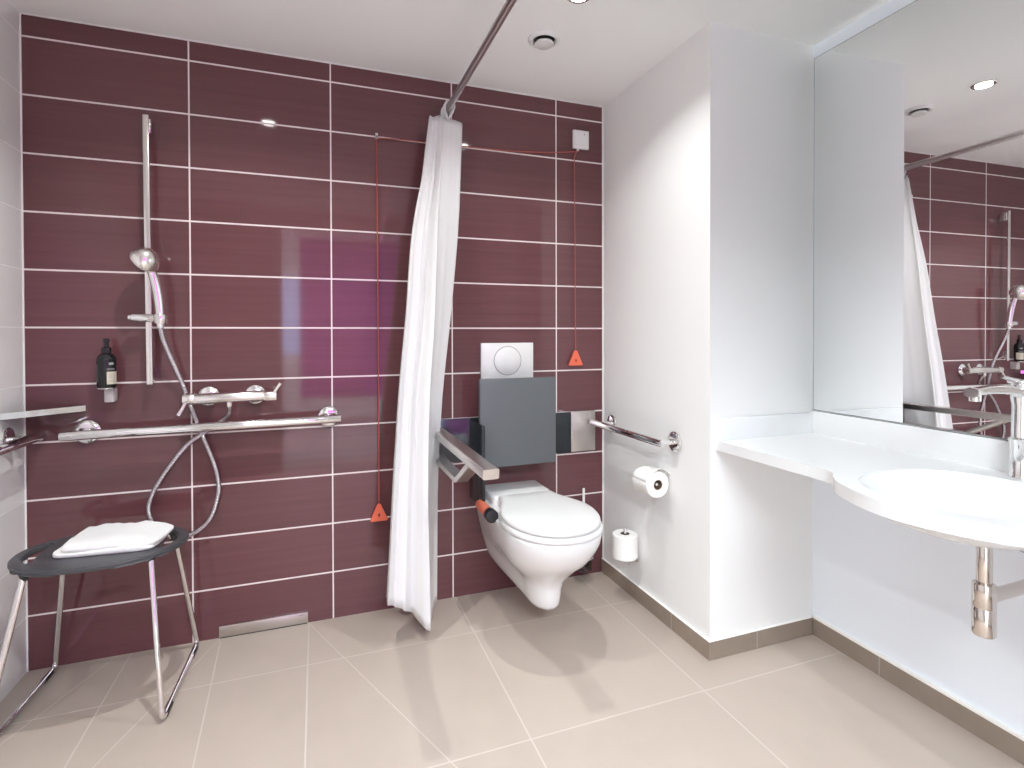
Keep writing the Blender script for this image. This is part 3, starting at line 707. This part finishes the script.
# fold-down support rail
t = thing('fold_down_support_rail', 'fold-down steel support rail sticking out beside the toilet', 'support rail', (1.38, 0, 0.70))
bm = new(); box(bm, 1.318, 1.447, -0.012, -0.0005, 0.602, 0.794, 0.002, 2); obj('wall_plate', bm, 'steel', t)
def flat_tube(bm, pts, w, h):
    """rounded flat section swept in the y-z plane; w across x, h in the plane"""
    pts = [V(p) for p in pts]; secs = []
    for i, p in enumerate(pts):
        a = pts[max(0, i-1)]; b = pts[min(len(pts)-1, i+1)]
        d = (b-a).normalized(); nrm = V((1, 0, 0)).cross(d).normalized()
        s = []
        for k in range(24):
            an = 2*PI*k/24; c, q = math.cos(an), math.sin(an)
            s.append(p + V((1, 0, 0))*(w/2*math.copysign(abs(c)**0.24, c)) + nrm*(h/2*math.copysign(abs(q)**0.24, q)))
        secs.append(s)
    loft(bm, secs)
AX = 1.424
bm = new(); flat_tube(bm, [(AX, -0.012, 0.752), (AX, -0.40, 0.754), (AX, -0.805, 0.754), (AX, -0.818, 0.754), (AX, -0.822, 0.7535)], 0.050, 0.031); obj('upper_rail', bm, 'steel', t, angle=30)
bm = new(); flat_tube(bm, fillet([(AX, -0.012, 0.645), (AX, -0.470, 0.648), (AX, -0.640, 0.742)], 0.02, 6), 0.046, 0.021); obj('lower_rail', bm, 'steel', t, angle=30)

# toilet paper
PX = W-0.062
def roll(bm, c, axis, R, r, Lh):
    lathe_prof = [(r, -Lh/2), (R-0.003, -Lh/2), (R, -Lh/2+0.003), (R, Lh/2-0.003), (R-0.003, Lh/2), (r, Lh/2)]
    o = V(c); d = V(axis); a, b = frame_of(d)
    secs = [[o + d*h + (a*math.cos(2*PI*k/40) + b*math.sin(2*PI*k/40))*q for k in range(40)] for q, h in lathe_prof]
    rings = loft(bm, secs, False, False)
    for k in range(40):
        j = (k+1) % 40
        bm.faces.new((rings[-1][k], rings[-1][j], rings[0][j], rings[0][k]))
RG = 'toilet paper rolls on the white side wall'
c = V((PX+0.003, -0.482, 0.570))
t = thing('toilet_paper_roll', 'white toilet paper roll hanging sideways below the short grab bar', 'toilet paper', c, RG)
bm = new(); roll(bm, c, (0, 1, 0), 0.052, 0.020, 0.104)
obj('paper', bm, 'paper', t)
bm = new(); roll(bm, c, (0, 1, 0), 0.0203, 0.0185, 0.1035); obj('core', bm, 'card', t)
bm = new(); rows = []
for i in range(15):
    y = c.y - 0.050 + 0.100*i/14
    row = []
    for k in range(14):
        a = math.radians(165 - 135*k/13)
        rr = 0.0532 + (0.020*(0.5+0.5*math.sin(i*0.75+0.6))*max(0, (k-3)/10) if k > 3 else 0) * (1.0-0.55*i/14)
        row.append(V((c.x + rr*math.cos(a), y + 0.004*math.sin(k*0.8), c.z + rr*math.sin(a))))
    rows.append(row)
loft(bm, rows, False, False, closed=False)
fl = obj('loose_sheet', bm, 'paper', t); sd = fl.modifiers.new('thickness', 'SOLIDIFY'); sd.thickness = 0.0008
t = thing('toilet_roll_holder', 'chrome roll holder arm behind the sideways toilet paper roll', 'roll holder', (W, -0.40, 0.566))
bm = new(); lathe(bm, [(0.020, 0.0), (0.020, 0.006), (0.016, 0.010)], (W, -0.418, 0.570), (-1, 0, 0), 24); obj('wall_rosette', bm, 'chrome', t)
bm = new(); tube(bm, fillet([(W-0.008, -0.418, 0.570), (c.x, -0.418, 0.570), (c.x, -0.525, 0.570)], 0.014, 6), 0.006, 12); obj('arm', bm, 'chrome', t)

c2 = V((PX, -0.298, 0.247))
t = thing('toilet_paper_roll', 'spare toilet paper roll standing upright on a pin near the skirting', 'toilet paper', c2, RG)
bm = new(); roll(bm, c2, (0, 0, 1), 0.054, 0.020, 0.102); obj('paper', bm, 'paper', t)
bm = new(); roll(bm, c2, (0, 0, 1), 0.0203, 0.0185, 0.1015); obj('core', bm, 'card', t)
t = thing('spare_roll_holder', 'chrome pin holder carrying the upright spare paper roll', 'roll holder', (W, -0.298, 0.18))
bm = new(); cyl(bm, (c2.x, c2.y, 0.170), (c2.x, c2.y, 0.322), 0.0055, 14); obj('pin', bm, 'chrome', t)
bm = new(); cyl(bm, (c2.x, c2.y, 0.190), (c2.x, c2.y, 0.1955), 0.026, 24); cyl(bm, (W-0.008, c2.y, 0.182), (c2.x-0.004, c2.y, 0.182), 0.0055, 12); obj('support_disc', bm, 'chrome', t)
bm = new(); lathe(bm, [(0.018, 0.0), (0.018, 0.006), (0.014, 0.009)], (W, c2.y, 0.182), (-1, 0, 0), 24); obj('wall_rosette', bm, 'chrome', t)

# toilet brush
QX, QY = 2.120, -0.068
t = thing('toilet_brush', 'toilet brush with white handle in the corner behind the toilet', 'toilet brush', (QX, QY, 0.05))
bm = new(); cyl(bm, (QX, QY, 0.150), (QX, QY, 0.440), 0.0058, 16); obj('handle', bm, 'plastic', t)
bm = new(); lathe(bm, [(0.012, 0.075), (0.028, 0.083), (0.029, 0.125), (0.013, 0.142)], (QX, QY, 0), (0, 0, 1), 24); obj('bristles', bm, 'black', t)
t = thing('toilet_brush_holder', 'translucent glass toilet brush cup on the wall behind the toilet', 'brush holder', (QX, 0, 0.03))
bm = new(); lathe(bm, [(0.034, 0.058), (0.0385, 0.062), (0.0395, 0.150), (0.037, 0.150), (0.036, 0.068), (0.0, 0.067)], (QX, QY, 0), (0, 0, 1), 36); obj('cup', bm, 'frost', t)
bm = new()
rg = []
for k in range(33):
    a = 2*PI*k/32; rg.append((QX+0.0425*math.cos(a), QY+0.0425*math.sin(a), 0.118))
tube(bm, rg, 0.003, 8, caps=False); cyl(bm, (QX, -0.0005, 0.118), (QX, -0.008, 0.118), 0.018, 20); cyl(bm, (QX, -0.006, 0.118), (QX, -0.028, 0.118), 0.006, 12)
obj('wall_ring', bm, 'chrome', t)

# ------------------------------------------------------------------ vanity
CZ = 0.782; CT = 0.034
VY0, VY1 = DY, -2.45
BC = (2.415, -1.475)
def front_edge():
    pts = [(2.284, -0.7595), (2.284, -1.0), (2.283, -1.12), (2.281, -1.195), (2.272, -1.232), (2.254, -1.250)]
    bul = [(2.237, -1.265), (2.206, -1.300), (2.175, -1.362), (2.155, -1.422), (2.148, -1.475)]
    left = smooth_path([V((x, y, 0)) for x, y in pts + bul], 5)
    full = [(p.x, p.y) for p in left]
    mir = [(x, 2*BC[1]-y) for x, y in reversed(full[:-1])]
    mir = [(x, max(y, VY1)) for x, y in mir if y > VY1] + [(2.284, VY1)]
    return full + mir
outer = front_edge() + [(xw(VY1)-0.0005, VY1), (W2-0.0005, VY0-0.0005)]
def bowl_loop(f, n=64): return oval(BC[0]+0.006*(1-f), BC[1], 0.218*f, 0.205*f, n, 2.25)
t = thing('vanity_counter', 'long white vanity counter with a rounded basin below the mirror', 'washbasin', (2.50, -1.5, CZ))
bm = new(); prism(bm, outer, [bowl_loop(1.0)], CZ-CT, CZ)
e = [e for e in bm.edges if len(e.link_faces) == 2 and e.calc_face_angle(0) > 1.2]
bmesh.ops.bevel(bm, geom=e, offset=0.005, segments=3, affect='EDGES')
obj('countertop', bm, 'counter', t, angle=50)
bm = new(); secs = []
for f, z in ((1.02, 0.0), (1.0, -0.0012), (0.975, -0.004), (0.945, -0.009), (0.91, -0.017), (0.87, -0.028), (0.82, -0.041), (0.75, -0.054), (0.66, -0.065), (0.54, -0.073), (0.40, -0.078), (0.20, -0.081), (0.10, -0.082)):
    secs.append([V((x, y, CZ+z-0.0008)) for x, y in bowl_loop(f)])
loft(bm, secs, False, True)
secs = []
for f, z in ((1.05, -0.031), (0.99, -0.044), (0.92, -0.058), (0.82, -0.072), (0.70, -0.083), (0.52, -0.090), (0.3, -0.093)):
    secs.append([V((x, y, CZ+z)) for x, y in bowl_loop(f)])
loft(bm, secs, False, True)
bs = obj('basin_bowl', bm, 'counter', t, angle=60)
DRN = (2.421, -1.475)
bm = new(); lathe(bm, [(0.031, -0.0830), (0.031, -0.0800), (0.026, -0.0780), (0.012, -0.0770), (0.0, -0.0770)], (DRN[0], DRN[1], CZ), (0, 0, 1), 32); obj('drain_ring', bm, 'chrome', bs)
bm = new(); box(bm, W2-0.020, W2-0.0005, VY1, VY0-0.0005, CZ-0.001, 0.867, 0.002, 2); turn(bm); obj('back_upstand', bm, 'counter', t)
bm = new(); box(bm, 2.290, W2-0.0195, VY0-0.018, VY0-0.0005, CZ-0.001, 0.860, 0.002, 2); obj('side_upstand', bm, 'counter', t)

# mirror
t = thing('wall_mirror', 'large frameless wall mirror above the white vanity counter', 'mirror', (W2, -1.6, 0.869))
bm = new(); box(bm, W2-0.0058, W2-0.0008, VY1, -0.766, 0.869, 2.2165); turn(bm); obj('edge', bm, 'mirror_edge', t, smooth=False)
bm = new(); box(bm, W2-0.0062, W2-0.0057, VY1, -0.7685, 0.8715, 2.214); turn(bm); obj('glass', bm, 'mirror', t, smooth=False)

# tap
QX, QY = 2.690, -1.443
t = thing('basin_tap', 'chrome single lever basin tap standing on the vanity counter', 'tap', (QX, QY, CZ))
bm = new(); lathe(bm, [(0.0245, 0.0005), (0.0245, 0.004), (0.0225, 0.007), (0.0225, 0.092), (0.0250, 0.096), (0.0250, 0.102), (0.0195, 0.106), (0.0185, 0.190), (0.0215, 0.210), (0.0215, 0.243), (0.019, 0.247)], (QX, QY, CZ), (0, 0, 1), 36); obj('tap_body', bm, 'chrome', t)
bm = new(); flat = []
sp = smooth_path([(QX-0.012, QY, CZ+0.224), (QX-0.060, QY, CZ+0.233), (QX-0.130, QY, CZ+0.236), (QX-0.186, QY, CZ+0.233), (QX-0.204, QY, CZ+0.231)], 6)
secs = []
for i, p in enumerate(sp):
    f = i/(len(sp)-1); w = 0.034-0.006*math.sin(PI*f) ; h = 0.026-0.010*f + (0.006 if f > 0.85 else 0)
    s = []
    for k in range(20):
        a = 2*PI*k/20; c_, s_ = math.cos(a), math.sin(a)
        s.append(p + V((0, w/2*math.copysign(abs(c_)**0.6, c_), h/2*math.copysign(abs(s_)**0.6, s_))))
    secs.append(s)
loft(bm, secs); so = obj('spout', bm, 'chrome', t)
bm = new(); cyl(bm, (QX-0.188, QY, CZ+0.227), (QX-0.188, QY, CZ+0.209), 0.0125, 20); obj('aerator', bm, 'satin', so)
bm = new(); box(bm, QX-0.030, QX+0.024, QY-0.018, QY+0.018, CZ+0.2475, CZ+0.259, 0.005, 3)
tube(bm, [(QX-0.015, QY, CZ+0.255), (QX-0.050, QY, CZ+0.261), (QX-0.085, QY, CZ+0.269)], [0.010, 0.0085, 0.0075], 14, flat=0.6); obj('lever', bm, 'chrome', t)

# trap under the basin
TXp, TYp = 2.456, -1.490
t = thing('basin_trap', 'nickel bottle trap and waste pipe hanging under the basin', 'drain trap', (TXp, TYp, 0.43))
bm = new(); lathe(bm, [(0.0215, 0.690), (0.0215, 0.678), (0.017, 0.674), (0.017, 0.664), (0.0155, 0.660)], (TXp, TYp, 0), (0, 0, 1), 32); obj('waste_nut', bm, 'nickel', t)
bm = new(); cyl(bm, (TXp, TYp, 0.675), (TXp, TYp, 0.550), 0.0155, 32); obj('tailpiece', bm, 'nickel', t)
bm = new(); lathe(bm, [(0.017, 0.436), (0.0215, 0.4355), (0.0234, 0.439), (0.0234, 0.501), (0.0226, 0.502), (0.0226, 0.504), (0.0234, 0.505), (0.0234, 0.556), (0.022, 0.560), (0.0155, 0.561)], (TXp, TYp, 0), (0, 0, 1), 36); obj('trap_cup', bm, 'nickel', t)
bm = new(); tube(bm, smooth_path([(TXp+0.017, TYp, 0.524), (TXp+0.12, TYp, 0.525), (TXp+0.22, TYp, 0.526), (xw(TYp)-0.003, TYp, 0.526)], 4), 0.0155, 24); obj('waste_pipe', bm, 'nickel', t)
bm = new(); lathe(bm, [(0.040, 0.0005), (0.040, 0.004), (0.030, 0.012), (0.019, 0.014)], (xw(TYp), TYp, 0.526), (-1, 0, 0), 32); obj('wall_rosette', bm, 'nickel', t)
bm = new(); lathe(bm, [(0.024, 0.700), (0.024, 0.690), (0.014, 0.682), (0.0, 0.681)], (TXp-0.045, TYp-0.105, 0), (0, 0, 1), 24); obj('overflow_nut', bm, 'nickel', t)

# ------------------------------------------------------------------ lights
def lamp(x, y, power, color, size=0.026):
    l = bpy.data.lights.new('downlight_beam', 'AREA'); l.shape = 'DISK'; l.size = size; l.spread = math.radians(132); l.energy = power; l.color = color
    o = bpy.data.objects.new('downlight_beam', l); COL.objects.link(o); o.location = (x, y, ZC-0.0105)
    return o
PW = [7.6,11,4.2]
for (x, y), p, c in zip(LAMPS, PW, [(0.97, 1.0, 0.99), (0.97, 1.0, 0.99), (0.90, 0.97, 1.0)]): lamp(x, y, p, c)
# added fill light in the bedroom, raising the bathroom's ambient through the doorway
l = bpy.data.lights.new('bedroom_fill_light', 'AREA'); l.shape = 'RECTANGLE'; l.size = 1.6; l.size_y = 1.0; l.energy = 285; l.color = (0.84, 0.95, 1.0)
o = bpy.data.objects.new('bedroom_fill_light', l); COL.objects.link(o); o.location = (1.2, -3.62, 2.45)
w = bpy.data.worlds.new('World'); S.world = w; w.use_nodes = True
w.node_tree.nodes['Background'].inputs[0].default_value = (0.6, 0.65, 0.7, 1); w.node_tree.nodes['Background'].inputs[1].default_value = 0.3

# ------------------------------------------------------------------ camera
F, YAW, PIT, ROL, PPY = 536.68, 0.34904, 0.0098052, -0.0025622, 339.84
def xf(v):
    x, y, z = v
    c, s = math.cos(PIT), math.sin(PIT); y, z = y*c + z*s, -y*s + z*c
    c, s = math.cos(YAW), math.sin(YAW)
    return V((x*c + y*s, -x*s + y*c, z))
r_ = xf((math.cos(ROL), 0, math.sin(ROL))); u_ = xf((-math.sin(ROL), 0, math.cos(ROL))); f_ = xf((0, 1, 0))
cam = bpy.data.cameras.new('camera'); co = bpy.data.objects.new('camera', cam); COL.objects.link(co)
mw = Matrix((r_, u_, -f_)).transposed().to_4x4(); mw.translation = V((0.94799, -2.31109, 1.16171)); co.matrix_world = mw
cam.sensor_fit = 'HORIZONTAL'; cam.sensor_width = 36.0; cam.lens = F/1024*36
cam.shift_y = (PPY-384)/1024; cam.clip_start = 0.02; cam.clip_end = 50
S.camera = co

S.view_settings.view_transform = 'Standard'; S.view_settings.look = 'None'; S.view_settings.gamma = 1.0
S.view_settings.use_curve_mapping = False; S.view_settings.exposure = -0.24
S.cycles.use_denoising = True
S.cycles.max_bounces = 14; S.cycles.diffuse_bounces = 8; S.cycles.glossy_bounces = 6; S.cycles.transmission_bounces = 8
S.cycles.sample_clamp_indirect = 8.0; S.cycles.caustics_reflective = False; S.cycles.caustics_refractive = False
